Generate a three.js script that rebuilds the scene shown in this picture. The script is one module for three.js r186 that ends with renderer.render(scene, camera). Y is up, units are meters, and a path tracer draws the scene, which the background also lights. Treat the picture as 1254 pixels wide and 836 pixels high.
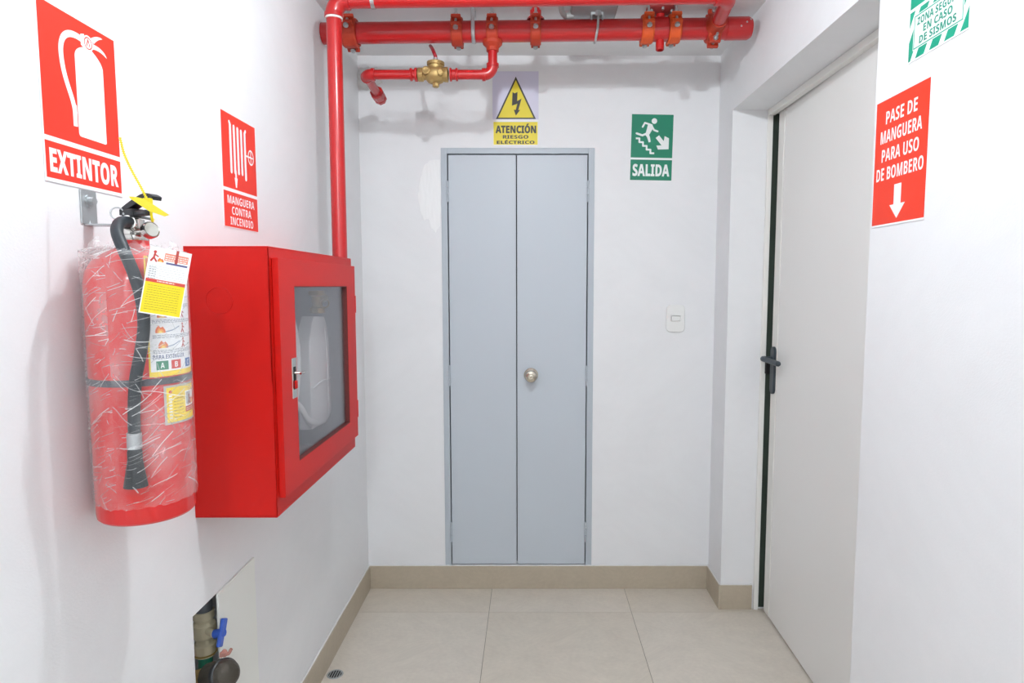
import * as THREE from 'three';
import { RoundedBoxGeometry } from 'three/addons/geometries/RoundedBoxGeometry.js';
import { mergeGeometries, toCreasedNormals } from 'three/addons/utils/BufferGeometryUtils.js';
import { ImprovedNoise } from 'three/addons/math/ImprovedNoise.js';

// ---------------------------------------------------------------- camera, light, exposure
const scene = new THREE.Scene();
scene.background = new THREE.Color(0x000000);
const W = 1254, HT = 836, FOCAL = 790;
const camera = new THREE.PerspectiveCamera(2 * Math.atan(HT / 2 / FOCAL) * 180 / Math.PI, W / HT, 0.02, 30);
camera.position.set(0, 1.368, 0);
camera.rotation.set(-Math.atan(68 / FOCAL), 0, 0);
camera.setViewOffset(W, HT, -23, 0, W, HT);
camera.updateProjectionMatrix();
const renderer = new THREE.WebGLRenderer({ antialias: true });
renderer.toneMapping = THREE.LinearToneMapping;
renderer.toneMappingExposure = 1.06;
renderer.shadowMap.enabled = true;
const LAMP_MAIN = 1.76, LAMP_REAR = 2.9;          // candela of the bulb in view of the niche and of the bulb behind the camera

// ---------------------------------------------------------------- helpers
function rng(seed) { let a = seed >>> 0; return () => { a = (a + 0x6D2B79F5) >>> 0; let t = a; t = Math.imul(t ^ (t >>> 15), t | 1); t ^= t + Math.imul(t ^ (t >>> 7), t | 61); return ((t ^ (t >>> 14)) >>> 0) / 4294967296; }; }
const perlin = new ImprovedNoise();
const V = (x, y, z) => new THREE.Vector3(x, y, z);
const flat = (g) => (g.index ? g.toNonIndexed() : g);
function join(list) {
  const a = (Array.isArray(list) ? list : [list]).map((g) => { const n = flat(g); for (const k of Object.keys(n.attributes)) if (!['position', 'normal', 'uv'].includes(k)) n.deleteAttribute(k); return n; });
  return a.length === 1 ? a[0] : mergeGeometries(a);
}
function planar(g) {                                // uv in metres from the face direction
  const n = flat(g), p = n.attributes.position, q = n.attributes.normal, uv = new Float32Array(p.count * 2);
  for (let i = 0; i < p.count; i++) {
    const ax = Math.abs(q.getX(i)), ay = Math.abs(q.getY(i)), az = Math.abs(q.getZ(i));
    const [u, v] = ax > ay && ax > az ? [p.getZ(i), p.getY(i)] : ay > az ? [p.getX(i), p.getZ(i)] : [p.getX(i), p.getY(i)];
    uv[2 * i] = u; uv[2 * i + 1] = v;
  }
  n.setAttribute('uv', new THREE.BufferAttribute(uv, 2));
  return n;
}
const span = (x0, x1, y0, y1, z0, z1) => new THREE.BoxGeometry(x1 - x0, y1 - y0, z1 - z0).translate((x0 + x1) / 2, (y0 + y1) / 2, (z0 + z1) / 2);
const rspan = (x0, x1, y0, y1, z0, z1, r = 0.002, s = 2) => new RoundedBoxGeometry(x1 - x0, y1 - y0, z1 - z0, s, r).translate((x0 + x1) / 2, (y0 + y1) / 2, (z0 + z1) / 2);
function rod(a, b, r, r2 = r, seg = 28, open = false) {   // cylinder from a to b
  const d = b.clone().sub(a), g = new THREE.CylinderGeometry(r2, r, d.length(), seg, 1, open);
  g.applyQuaternion(new THREE.Quaternion().setFromUnitVectors(V(0, 1, 0), d.clone().normalize()));
  return g.translate((a.x + b.x) / 2, (a.y + b.y) / 2, (a.z + b.z) / 2);
}
function turned(profile, a, dir, seg = 32) {               // lathe profile [[r, h]...] raised at a along dir
  const g = new THREE.LatheGeometry(profile.map(([r, h]) => new THREE.Vector2(r, h)), seg);
  g.applyQuaternion(new THREE.Quaternion().setFromUnitVectors(V(0, 1, 0), dir.clone().normalize()));
  return toCreasedNormals(g.translate(a.x, a.y, a.z), 0.6);
}
function bend(points, r, seg = 40, rad = 16) { return new THREE.TubeGeometry(new THREE.CatmullRomCurve3(points, false, 'centripetal'), seg, r, rad, false); }
function elbow(c, from, to, R, r) {                        // quarter bend round corner c, entering along -from, leaving along to
  const a = c.clone().addScaledVector(from, R), b = c.clone().addScaledVector(to, R), o = a.clone().addScaledVector(to, R), pts = [];
  for (let i = 0; i <= 10; i++) { const t = i / 10 * Math.PI / 2; pts.push(o.clone().addScaledVector(to, -R * Math.cos(t)).addScaledVector(from, -R * Math.sin(t))); }
  pts[0].copy(a); pts[10].copy(b);
  return new THREE.TubeGeometry(new THREE.CatmullRomCurve3(pts), 16, r, 24, false);
}
const used = {};
function numbered(name) { const k = used[name] = (used[name] ?? -1) + 1; return k ? `${name}_${String(k).padStart(3, '0')}` : name; }
function mesh(name, geoms, mat, parent = scene) {
  const m = new THREE.Mesh(join(geoms), mat);
  m.name = parent === scene ? numbered(name) : name; m.castShadow = m.receiveShadow = true; parent.add(m);
  return m;
}
function thing(name, label, category, at = [0, 0, 0], group) {
  const o = new THREE.Group(); o.name = numbered(name); o.position.set(...at); o.userData = { label, category };
  if (group) o.userData.group = group;
  scene.add(o); return o;
}
function tag(o, label, category, group) { Object.assign(o.userData, { label, category }); if (group) o.userData.group = group; return o; }
function structure(name, geoms, mat, label, category) {
  const m = mesh(name, (Array.isArray(geoms) ? geoms : [geoms]).map(planar), mat);
  m.userData = { kind: 'structure', label, category }; return m;
}
function canvasTex(w, h, draw, srgb = true, repeat) {
  const c = document.createElement('canvas'); c.width = w; c.height = h;
  draw(c.getContext('2d'), w, h);
  const t = new THREE.CanvasTexture(c);
  if (srgb) t.colorSpace = THREE.SRGBColorSpace;
  if (repeat) { t.wrapS = t.wrapT = THREE.RepeatWrapping; t.repeat.set(...repeat); }
  t.anisotropy = 8; return t;
}
function dataTex(n, f, srgb, repeat) {
  const d = new Uint8Array(n * n * 4);
  for (let j = 0; j < n; j++) for (let i = 0; i < n; i++) { const c = f(i / n, j / n, i, j), k = 4 * (j * n + i); for (let q = 0; q < 3; q++) d[k + q] = Math.max(0, Math.min(255, Math.round(c[q]))); d[k + 3] = 255; }
  const t = new THREE.DataTexture(d, n, n); t.magFilter = THREE.LinearFilter; t.minFilter = THREE.LinearMipmapLinearFilter; t.generateMipmaps = true;
  t.wrapS = t.wrapT = THREE.RepeatWrapping; t.repeat.set(repeat, repeat);
  if (srgb) t.colorSpace = THREE.SRGBColorSpace;
  t.needsUpdate = true; return t;
}
const tileNoise = (u, v, f, s) => {                  // periodic smooth noise
  const a = u * 2 * Math.PI, b = v * 2 * Math.PI, k = f / (2 * Math.PI);
  return perlin.noise(Math.cos(a) * k + s, Math.sin(a) * k + Math.cos(b) * k * 1.3, Math.sin(b) * k * 1.3 + s * 2);
};
const std = (color, roughness = 0.5, more = {}) => new THREE.MeshPhysicalMaterial({ color, roughness, ...more });

// ---------------------------------------------------------------- materials
const r1 = rng(7);
const rollerBump = dataTex(512, (u, v) => { const n = 128 + 50 * tileNoise(u, v, 60, 3) + 40 * (r1() - 0.5); return [n, n, n]; }, false, 4);
const wallMap = dataTex(512, (u, v) => { const n = 2.2 * tileNoise(u, v, 7, 11) + 1.2 * tileNoise(u, v, 30, 5) + 1.2 * (r1() - 0.5); return [250 + n, 250 + n, 250 + n]; }, true, 0.8);
const M = {};
M.wall = std(new THREE.Color().setRGB(0.92, 0.92, 0.935), 0.6, { map: wallMap, bumpMap: rollerBump, bumpScale: 0.0004 });
M.ceiling = std(new THREE.Color().setRGB(0.92, 0.92, 0.93), 0.8, { map: wallMap });
const speck = dataTex(1024, (u, v) => { const s = (r1() - 0.5), q = r1() > 0.985 ? (r1() - 0.6) * 34 : 0; const n = 5 * tileNoise(u, v, 9, 21) + 5 * tileNoise(u, v, 40, 9) + 13 * s + q; return [220 + n, 211 + n, 198 + n * 0.95]; }, true, 1.6667);
M.tile = std(0xffffff, 0.42, { map: speck });
M.tileB = std(0xfbfaf8, 0.42, { map: speck });
M.base = std(0xd9d3c8, 0.45, { map: speck });
M.grout = std(0x8b8172, 0.95);
M.bead = std(0xe9e8e6, 0.8);
M.dark = std(0x17191a, 0.8);
const pipeBump = dataTex(256, (u, v) => { const n = 128 + 60 * tileNoise(u, v, 24, 2) + 20 * (r1() - 0.5); return [n, n, n]; }, false, 6);
M.pipe = std(0xc01a1c, 0.3, { clearcoat: 0.4, clearcoatRoughness: 0.2 });
M.coupling = std(0xb7371b, 0.55, { bumpMap: pipeBump, bumpScale: 0.0006 });
M.couplingOrange = std(0xd9541c, 0.5, { bumpMap: pipeBump, bumpScale: 0.0006 });
M.zinc = std(0xb9bcbe, 0.38, { metalness: 0.8 });
M.zincDull = std(0xb4b7b8, 0.5, { metalness: 0.5 });
M.chrome = std(0xd8d6d2, 0.16, { metalness: 1 });
M.nickel = std(0xc4bcae, 0.22, { metalness: 1 });
M.brass = std(0xb59862, 0.42, { metalness: 0.6, bumpMap: pipeBump, bumpScale: 0.0005 });
M.cabinet = std(0xc9130b, 0.42, { bumpMap: dataTex(256, () => { const n = 128 + 90 * (r1() - 0.5); return [n, n, n]; }, false, 5), bumpScale: 0.0003, specularIntensity: 0.55 });
M.cabinetIn = std(0xc6c4c6, 0.7);
M.extRed = std(0xd41a1a, 0.3, { clearcoat: 0.5, clearcoatRoughness: 0.15 });
M.rubber = std(0x2c3238, 0.5);
M.blackPlastic = std(0x22262a, 0.4);
M.doorGrey = std(0xc8cfd7, 0.42, { bumpMap: pipeBump, bumpScale: 0.0002 });
M.frameGrey = std(0xbbc3cb, 0.42);
M.cream = std(0xf6f4f1, 0.5, { bumpMap: pipeBump, bumpScale: 0.0002 });
M.creamFrame = std(0xf5f3ee, 0.45);
M.handle = std(0x343d45, 0.4);
M.whitePlastic = std(0xf3f3f1, 0.3);
M.cloth = std(0xf8f8f6, 0.9);
M.yellow = std(0xf2dc12, 0.4);
M.pvc = std(0xe2d7b8, 0.45);
M.greenPipe = std(0x0f7f66, 0.45);
M.greyPipe = std(0x6d7379, 0.5);
M.blue = std(0x3f66c9, 0.45);
M.plateGreen = std(0xf4f5f0, 0.55);
M.meter = std(0x4a453d, 0.35, { metalness: 0.4, bumpMap: pipeBump, bumpScale: 0.001 });
M.copperRed = std(0xb98377, 0.5);

// ---------------------------------------------------------------- the place: sizes
const XL = -0.735, XR = 0.805, D = 2.828, CEIL = 2.34, REAR = -4.4, BB = 0.106;     // left wall, right wall, back wall distance, ceiling
const T = 0.15;

// floor: slab of grout with separate tiles
const floor = structure('floor', span(XL - T, 1.3, -0.1, -0.0015, -D - T, -REAR + T), M.grout, 'beige porcelain tile floor with thin grout lines', 'floor');
{
  const rt = rng(31);
  const xs = [-0.776, -0.176, 0.424, 1.024, 1.3], ds = [D, 2.61];
  for (let d = 2.01; d > REAR; d -= 0.6) ds.push(d);
  ds.push(REAR);
  for (let i = 0; i < xs.length - 1; i++) for (let j = 0; j < ds.length - 1; j++) {
    const x0 = Math.max(xs[i], XL) + 0.001, x1 = xs[i + 1] - 0.001, g = planar(span(x0, x1, -0.012, 0, -ds[j] + 0.001, -ds[j + 1] - 0.001));
    const ou = rt(), ov = rt(), uv = g.attributes.uv; for (let k = 0; k < uv.count; k++) uv.setXY(k, uv.getX(k) + ou, uv.getY(k) + ov);
    mesh('tile', g, (i + j) % 2 ? M.tile : M.tileB, floor);
  }
}
structure('ceiling', span(XL - T, 1.3, CEIL, CEIL + 0.1, -D - T, -REAR + T), M.ceiling, 'plain white ceiling above the red pipes', 'ceiling');

// left wall with the recess for the water valve
const HOLE = { d0: 1.346, d1: 1.62, y0: 0.2, y1: 0.652 };
const wallLeft = structure('wall_left', [
  span(XL - T, XL, HOLE.y1, CEIL, -D, -REAR), span(XL - T, XL, 0, HOLE.y0, -D, -REAR),
  span(XL - T, XL, HOLE.y0, HOLE.y1, -HOLE.d0, -REAR), span(XL - T, XL, HOLE.y0, HOLE.y1, -D, -HOLE.d1),
  span(XL - T, XL - 0.12, HOLE.y0, HOLE.y1, -HOLE.d1, -HOLE.d0)], M.wall, 'white painted wall with the extinguisher and hose cabinet', 'wall');
// back wall with the duct-door opening
const DO = { x0: -0.386, x1: 0.274, y0: 0.108, y1: 1.957 };
const wallBack = structure('wall_back', [
  span(XL - T, DO.x0, 0, CEIL, -D - T, -D), span(DO.x1, XR + T, 0, CEIL, -D - T, -D),
  span(DO.x0, DO.x1, 0, DO.y0, -D - T, -D), span(DO.x0, DO.x1, DO.y1, CEIL, -D - T, -D)], M.wall, 'white wall around the grey double duct door', 'wall');
// right wall with the deep door opening
const RO = { d0: 1.548, d1: 2.64, y1: 2.066 };
structure('wall_right', [
  span(XR, 1.2, 0, CEIL, -RO.d0, -REAR), span(XR, 1.2, 0, CEIL, -D, -RO.d1), span(XR, 1.2, RO.y1, CEIL, -RO.d1, -RO.d0),
  span(1.2, 1.3, 0, CEIL, -D, -REAR)], M.wall, 'white wall with a deep reveal around the cream door', 'wall');
structure('wall_behind', span(XL - T, 1.3, 0, CEIL, -REAR, -REAR + T), M.wall, 'white end wall of the corridor behind the viewpoint', 'wall');

// fresh plaster patch beside the duct door
{
  const rp = rng(5), pts = [];
  const left = [[-0.392, 1.905], [-0.43, 1.905], [-0.46, 1.885], [-0.476, 1.83], [-0.486, 1.76], [-0.478, 1.69], [-0.462, 1.655], [-0.445, 1.66], [-0.43, 1.62], [-0.415, 1.60], [-0.395, 1.63], [-0.388, 1.72]];
  for (let i = 0; i < left.length; i++) { const a = left[i], b = left[(i + 1) % left.length]; for (let k = 0; k < 4; k++) pts.push(new THREE.Vector2(a[0] + (b[0] - a[0]) * k / 4 + (rp() - 0.5) * 0.006, a[1] + (b[1] - a[1]) * k / 4 + (rp() - 0.5) * 0.008)); }
  const g = new THREE.ExtrudeGeometry(new THREE.Shape(pts), { depth: 0.001, bevelEnabled: true, bevelThickness: 0.0006, bevelSize: 0.001, bevelSegments: 1 }).translate(0, 0, -D);
  const m = mesh('plaster_patch', g, std(new THREE.Color().setRGB(0.93, 0.93, 0.93), 0.35, { bumpMap: dataTex(256, (u, v) => { const n = 128 + 90 * perlin.noise(u * 26, v * 5, 1.5) + 30 * (r1() - 0.5); return [n, n, n]; }, false, 4), bumpScale: 0.0012 }), wallBack);
  m.userData.label = 'bright white streaky plaster patch';
  const m2 = mesh('plaster_patch', new THREE.SphereGeometry(1, 14, 10).scale(0.056, 0.05, 0.012).translate(-0.69, 2.245, -D), M.bead, wallBack);
  { const P = m2.geometry.attributes.position; for (let i = 0; i < P.count; i++) { const k = 1 + 0.5 * perlin.noise(P.getX(i) * 60, P.getY(i) * 60, 2); P.setXYZ(i, -0.69 + (P.getX(i) + 0.69) * k, 2.245 + (P.getY(i) - 2.245) * k, P.getZ(i)); } m2.geometry.computeVertexNormals(); }
  m2.userData.label = 'rough filled plaster spot';
}

// baseboards with an uneven bead of filler along the top
function bead(a, b, parent, seed) {
  const r = rng(seed), n = Math.max(6, Math.round(a.distanceTo(b) / 0.02)), pts = [];
  for (let i = 0; i <= n; i++) pts.push(a.clone().lerp(b, i / n).add(V(0, (r() - 0.5) * 0.004, 0)));
  mesh('filler_bead', new THREE.TubeGeometry(new THREE.CatmullRomCurve3(pts), n * 2, 0.0035, 6), M.bead, parent);
}
{
  const th = 0.009;
  const bl = structure('baseboard_left', rspan(XL, XL + th, 0, BB, -D + th, -REAR, 0.0015), M.base, 'beige tile baseboard along the hose cabinet wall', 'baseboard');
  bead(V(XL + 0.003, BB, -D), V(XL + 0.003, BB, -REAR), bl, 1);
  const bb = structure('baseboard_back', rspan(XL, XR, 0, BB, -D, -D + th, 0.0015), M.base, 'beige tile baseboard under the grey duct door', 'baseboard');
  bead(V(XL, BB, -D + 0.003), V(XR, BB, -D + 0.003), bb, 2);
  const br = structure('baseboard_right', [rspan(XR - th, XR, 0, BB, -D + th, -RO.d1 + th, 0.0015), rspan(XR, 0.937, 0, BB, -RO.d1, -RO.d1 + th, 0.0015)], M.base, 'beige tile baseboard turning into the door reveal', 'baseboard');
  bead(V(XR - 0.003, BB, -D), V(XR - 0.003, BB, -RO.d1 + 0.004), br, 3); bead(V(XR - 0.003, BB, -RO.d1 + 0.003), V(0.937, BB, -RO.d1 + 0.003), br, 4);
  const bn = structure('baseboard_near', rspan(XR - th, XR, 0, BB, -RO.d0, -REAR, 0.0015), M.base, 'beige tile baseboard below the red arrow sign', 'baseboard');
  bead(V(XR - 0.003, BB, -RO.d0), V(XR - 0.003, BB, -REAR), bn, 5);
}

// ---------------------------------------------------------------- duct door
{
  const g = new THREE.Group(); g.name = 'door_1'; g.position.set(-0.056, 0.108, -D); scene.add(g);
  g.userData = { kind: 'structure', label: 'grey steel double duct door with round knob', category: 'door' };
  const w0 = -0.33, w1 = 0.33, h = 1.849, f = 0.026;
  mesh('frame', [rspan(w0, w0 + f, 0, h, -0.04, 0.004, 0.0015), rspan(w1 - f, w1, 0, h, -0.04, 0.004, 0.0015), rspan(w0 + f, w1 - f, h - f + 0.002, h, -0.04, 0.004, 0.0015)], M.frameGrey, g);
  mesh('back_panel', span(w0, w1, 0, h, -0.06, -0.042), M.dark, g);
  const m0 = -0.006;
  const leafL = mesh('leaf', rspan(w0 + f + 0.004, m0 - 0.002, 0.004, h - f - 0.002, -0.036, -0.002, 0.002), M.doorGrey, g);
  const leafR = mesh('leaf', rspan(m0 + 0.002, w1 - f - 0.004, 0.004, h - f - 0.002, -0.036, -0.002, 0.002), M.doorGrey, g);
  for (const y of [1.665, 0.865, 0.155]) for (const [x, leaf] of [[w0 + f + 0.001, leafL], [w1 - f - 0.001, leafR]]) {
    const parts = [];
    for (let k = 0; k < 3; k++) parts.push(rod(V(x, y - 0.045 + k * 0.031, 0.003), V(x, y - 0.016 + k * 0.031, 0.003), 0.0052, 0.0052, 14));
    mesh('hinge', parts, M.frameGrey, leaf);
  }
  const kx = 0.057, ky = 0.868;
  const knob = mesh('knob', turned([[0, 0], [0.031, 0], [0.0315, 0.004], [0.026, 0.009], [0.013, 0.012], [0.012, 0.026], [0.02, 0.033], [0.0265, 0.043], [0.0268, 0.052], [0.023, 0.06], [0.013, 0.063], [0.012, 0.061], [0, 0.0605]], V(kx, ky, -0.002), V(0, 0, 1), 40), M.nickel, leafR);
  knob.userData.label = 'brushed round door knob';
  mesh('key_plug', [turned([[0, 0], [0.0085, 0], [0.0085, 0.003], [0.006, 0.004], [0, 0.004]], V(kx, ky, 0.058), V(0, 0, 1), 24)], M.nickel, leafR);
}

// ---------------------------------------------------------------- cream door in the right wall
{
  const fr = new THREE.Group(); fr.name = 'trim_1'; scene.add(fr);
  fr.userData = { kind: 'structure', label: 'thin white steel frame around the cream door', category: 'door frame' };
  mesh('jamb', rspan(0.944, 0.964, 0, RO.y1, -RO.d1, -RO.d1 + 0.012, 0.002), M.creamFrame, fr);
  mesh('jamb', rspan(0.944, 0.964, 0, RO.y1, -RO.d0 - 0.03, -RO.d0, 0.002), M.creamFrame, fr);
  mesh('head', rspan(0.944, 0.97, RO.y1 - 0.024, RO.y1, -RO.d1 + 0.012, -RO.d0 - 0.03, 0.002), M.creamFrame, fr);
  const g = new THREE.Group(); g.name = 'door_2'; g.position.set(0.982, 0, -2.61); g.rotation.y = -0.0215; scene.add(g);
  g.userData = { kind: 'structure', label: 'cream metal door standing slightly ajar with black lever handle', category: 'door' };
  mesh('leaf', rspan(0, 0.04, 0.008, 2.05, 0.062, 1.03, 0.002), M.cream, g);
  const st = mesh('lock_stile', rspan(-0.0025, 0.04, 0.008, 2.05, 0, 0.06, 0.0025), M.creamFrame, g);
  // lever set: rounded plate, neck, lever
  const hy = 1.03, hz = 0.034;
  const plate = new THREE.Shape(); plate.absarc(0, 0.045, 0.019, 0, Math.PI); plate.absarc(0, -0.105, 0.019, Math.PI, 2 * Math.PI);
  const pg = new THREE.ExtrudeGeometry(plate, { depth: 0.007, bevelEnabled: true, bevelThickness: 0.0025, bevelSize: 0.0015, bevelSegments: 2 }).rotateY(-Math.PI / 2).translate(-0.003, hy + 0.03, hz);
  const hd = mesh('handle_plate', pg, M.handle, st); hd.userData.label = 'black rounded handle plate';
  const lv = mesh('lever', [rod(V(-0.008, hy + 0.047, hz), V(-0.05, hy + 0.047, hz - 0.002), 0.009, 0.0085, 20), bend([V(-0.04, hy + 0.047, hz - 0.006), V(-0.05, hy + 0.047, hz + 0.004), V(-0.044, hy + 0.045, hz + 0.05), V(-0.033, hy + 0.041, hz + 0.125)], 0.0105, 24), new THREE.SphereGeometry(0.0105, 16, 12).translate(-0.033, hy + 0.041, hz + 0.125)], M.handle, st);
  lv.userData.label = 'black lever';
  mesh('latch_box', rspan(-0.022, 0.004, hy - 0.02, hy + 0.032, -0.022, -0.0005, 0.002), M.dark, st);
  const w = mesh('weather_strip', span(0.9645, 1.06, 0.01, 2.05, -RO.d1, -RO.d1 + 0.006), std(0x343f36, 0.85), fr); w.userData.label = 'dark green seal in the door gap';
}

// ---------------------------------------------------------------- signs
function put(ctx, text, cx, cy, w, h, color, heavy = 0, weight = 'bold', font = 'sans-serif') {   // one line of capitals stretched to w x h, centred
  ctx.save(); ctx.font = `${weight} 100px ${font}`; ctx.textAlign = 'left'; ctx.textBaseline = 'alphabetic'; ctx.fillStyle = color;
  const m = ctx.measureText(text), tw = m.actualBoundingBoxLeft + m.actualBoundingBoxRight, cap = 71.5;
  ctx.translate(cx - w / 2, cy + h / 2); ctx.scale(w / tw, h / cap); ctx.fillText(text, m.actualBoundingBoxLeft, 0); if (heavy) { ctx.strokeStyle = color; ctx.lineWidth = heavy; ctx.lineJoin = 'miter'; ctx.strokeText(text, m.actualBoundingBoxLeft, 0); } ctx.restore();
}
function poly(ctx, pts, color) { ctx.fillStyle = color; ctx.beginPath(); pts.forEach(([x, y], i) => (i ? ctx.lineTo(x, y) : ctx.moveTo(x, y))); ctx.closePath(); ctx.fill(); }
function stroke(ctx, pts, width, color, cap = 'round') { ctx.strokeStyle = color; ctx.lineWidth = width; ctx.lineCap = cap; ctx.lineJoin = 'round'; ctx.beginPath(); pts.forEach(([x, y], i) => (i ? ctx.lineTo(x, y) : ctx.moveTo(x, y))); ctx.stroke(); }
function sign(name, label, w, h, at, turn, tilt, tex) {
  const side = std(0xf4f4f4, 0.5), face = std(0xffffff, 0.45, { map: tex });
  const g = new THREE.Group(); g.name = numbered(name); g.position.set(...at); g.rotation.set(0, turn, 0); g.userData = { label, category: 'sign' }; scene.add(g);
  const sheet = mesh('sheet', new THREE.BoxGeometry(w, h, 0.0012), side, g), print = mesh('print', new THREE.PlaneGeometry(w, h).translate(0, 0, 0.0009), face, g);
  sheet.rotation.z = print.rotation.z = tilt;
  return g;
}
const RED = '#ee3420', WHITE = '#fbfbfd', GREEN = '#0f8464';
const texExt = canvasTex(620, 900, (c, w, h) => {
  c.fillStyle = WHITE; c.fillRect(0, 0, w, h);
  c.fillStyle = RED; c.fillRect(10, 0, w - 20, 668); c.fillRect(10, 694, w - 20, 186);
  const U = (u) => 10 + u * 600, Y = (v) => v * 668;
  c.fillStyle = WHITE; c.beginPath();                       // cylinder
  c.moveTo(U(.43), Y(.30)); c.quadraticCurveTo(U(.43), Y(.235), U(.54), Y(.2)); c.lineTo(U(.67), Y(.195)); c.quadraticCurveTo(U(.80), Y(.25), U(.81), Y(.31));
  c.lineTo(U(.81), Y(.91)); c.quadraticCurveTo(U(.81), Y(.93), U(.78), Y(.93)); c.lineTo(U(.46), Y(.93)); c.quadraticCurveTo(U(.43), Y(.93), U(.43), Y(.90)); c.closePath(); c.fill();
  c.strokeStyle = WHITE; c.lineWidth = 34; c.lineCap = 'butt'; c.beginPath(); c.moveTo(U(.57), Y(.145)); c.bezierCurveTo(U(.34), Y(.10), U(.24), Y(.20), U(.26), Y(.36)); c.bezierCurveTo(U(.28), Y(.55), U(.38), Y(.62), U(.395), Y(.76)); c.stroke();
  poly(c, [[U(.52), Y(.10)], [U(.57), Y(.085)], [U(.57), Y(.205)], [U(.52), Y(.185)]], WHITE);
  poly(c, [[U(.365), Y(.70)], [U(.42), Y(.69)], [U(.42), Y(.86)], [U(.365), Y(.865)]], WHITE);
  c.fillStyle = WHITE; c.beginPath(); c.arc(U(.62), Y(.145), 42, 0, 7); c.fill();
  c.strokeStyle = RED; c.lineWidth = 6; c.beginPath(); c.arc(U(.62), Y(.145), 30, 0, 7); c.stroke(); stroke(c, [[U(.60), Y(.165)], [U(.62), Y(.115)], [U(.64), Y(.165)]], 7, RED);
  c.fillStyle = WHITE; c.beginPath(); c.moveTo(U(.66), Y(.09)); c.quadraticCurveTo(U(.76), Y(.03), U(.83), Y(.045)); c.quadraticCurveTo(U(.76), Y(.065), U(.70), Y(.125)); c.closePath(); c.fill();
  c.beginPath(); c.moveTo(U(.68), Y(.13)); c.quadraticCurveTo(U(.84), Y(.12), U(.88), Y(.19)); c.quadraticCurveTo(U(.78), Y(.15), U(.67), Y(.175)); c.closePath(); c.fill();
  put(c, 'EXTINTOR', w / 2, 788, 540, 114, WHITE, 4);
});
sign('extinguisher_sign', 'red EXTINTOR sign with white extinguisher pictogram above the red extinguisher', 0.186, 0.27, [XL + 0.0007, 1.662, -1.0855], Math.PI / 2, 0, texExt);
const texHose = canvasTex(600, 860, (c, w, h) => {
  c.fillStyle = WHITE; c.fillRect(0, 0, w, h); c.fillStyle = RED; c.fillRect(6, 0, w - 12, 562); c.fillRect(6, 588, w - 12, 268);
  for (let k = 0; k < 5; k++) { const x = 150 + k * 62, top = 78 + k * 4, bot = 430 + (k === 4 ? 20 : -k * 4); c.strokeStyle = WHITE; c.lineWidth = 34; c.lineCap = 'round'; c.beginPath(); c.moveTo(x, top); c.lineTo(x, bot); c.stroke(); }
  stroke(c, [[150, 78], [138, 60]], 26, WHITE); stroke(c, [[398, 90], [414, 70]], 26, WHITE);
  stroke(c, [[222, 420], [222, 490]], 26, WHITE); poly(c, [[196, 470], [248, 470], [232, 545], [212, 545]], WHITE);
  stroke(c, [[398, 262], [520, 262]], 14, WHITE, 'butt');
  c.strokeStyle = WHITE; c.lineWidth = 12; c.beginPath(); c.ellipse(500, 262, 48, 56, 0, 0, 7); c.stroke(); stroke(c, [[500, 206], [500, 318]], 10, WHITE); stroke(c, [[452, 262], [548, 262]], 10, WHITE);
  put(c, 'MANGUERA', w / 2, 648, 470, 60, WHITE); put(c, 'CONTRA', w / 2, 728, 340, 60, WHITE); put(c, 'INCENDIO', w / 2, 808, 400, 60, WHITE);
});
sign('hose_sign', 'red MANGUERA CONTRA INCENDIO sign with white hose pictogram over the hose cabinet', 0.194, 0.274, [XL + 0.0007, 1.648, -1.66], Math.PI / 2, 0, texHose);
const texRisk = canvasTex(560, 880, (c, w, h) => {
  c.fillStyle = '#dad7ea'; c.fillRect(0, 0, w, h); c.fillStyle = '#f4f3f4'; c.fillRect(0, 560, w, h - 560);
  const K = '#2b2a22', Yl = '#eed92a';
  poly(c, [[284, 60], [40, 556], [528, 556]], K); poly(c, [[284, 102], [68, 540], [500, 540]], Yl);
  poly(c, [[244, 240], [268, 256], [304, 240], [300, 346], [352, 318], [314, 452], [336, 448], [284, 516], [260, 446], [282, 450], [302, 376], [236, 400]], K);
  c.fillStyle = Yl; c.fillRect(10, 590, w - 20, h - 612);
  put(c, 'ATENCIÓN', w / 2 + 4, 678, 490, 82, K, 6); put(c, 'RIESGO', w / 2, 766, 310, 40, K, 3); put(c, 'ELÉCTRICO', w / 2, 830, 460, 36, K, 3);
});
sign('electrical_sign', 'yellow ATENCIÓN RIESGO ELÉCTRICO sign with lightning triangle above grey duct door', 0.196, 0.312, [-0.065, 2.119, -D + 0.0007], 0, 0, texRisk);
const texExit = canvasTex(600, 930, (c, w, h) => {
  c.fillStyle = '#f2f5f4'; c.fillRect(0, 0, w, h); c.fillStyle = GREEN; c.fillRect(0, 0, w, 610); c.fillRect(0, 640, w, 290);
  const o = '#f4f7f6';
  c.fillStyle = o; c.beginPath(); c.arc(326, 92, 40, 0, 7); c.fill();                 // runner
  poly(c, [[240, 120], [300, 140], [312, 190], [250, 300], [262, 330], [276, 390], [254, 394], [226, 320], [200, 290]], o);
  stroke(c, [[262, 140], [190, 120], [160, 176]], 26, o); stroke(c, [[290, 160], [326, 220], [376, 236]], 26, o); stroke(c, [[224, 268], [160, 296], [76, 270]], 30, o); stroke(c, [[240, 290], [256, 330], [266, 386]], 32, o, 'butt');
  stroke(c, [[66, 340], [118, 340], [118, 392], [172, 392], [172, 444], [226, 444], [226, 496], [282, 496], [282, 546], [338, 546]], 26, o, 'butt');
  poly(c, [[352, 330], [400, 290], [470, 372], [480, 300], [544, 330], [544, 486], [390, 492], [366, 436], [440, 432]], o);
  put(c, 'SALIDA', w / 2, 788, 530, 160, o, 4);
});
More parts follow.
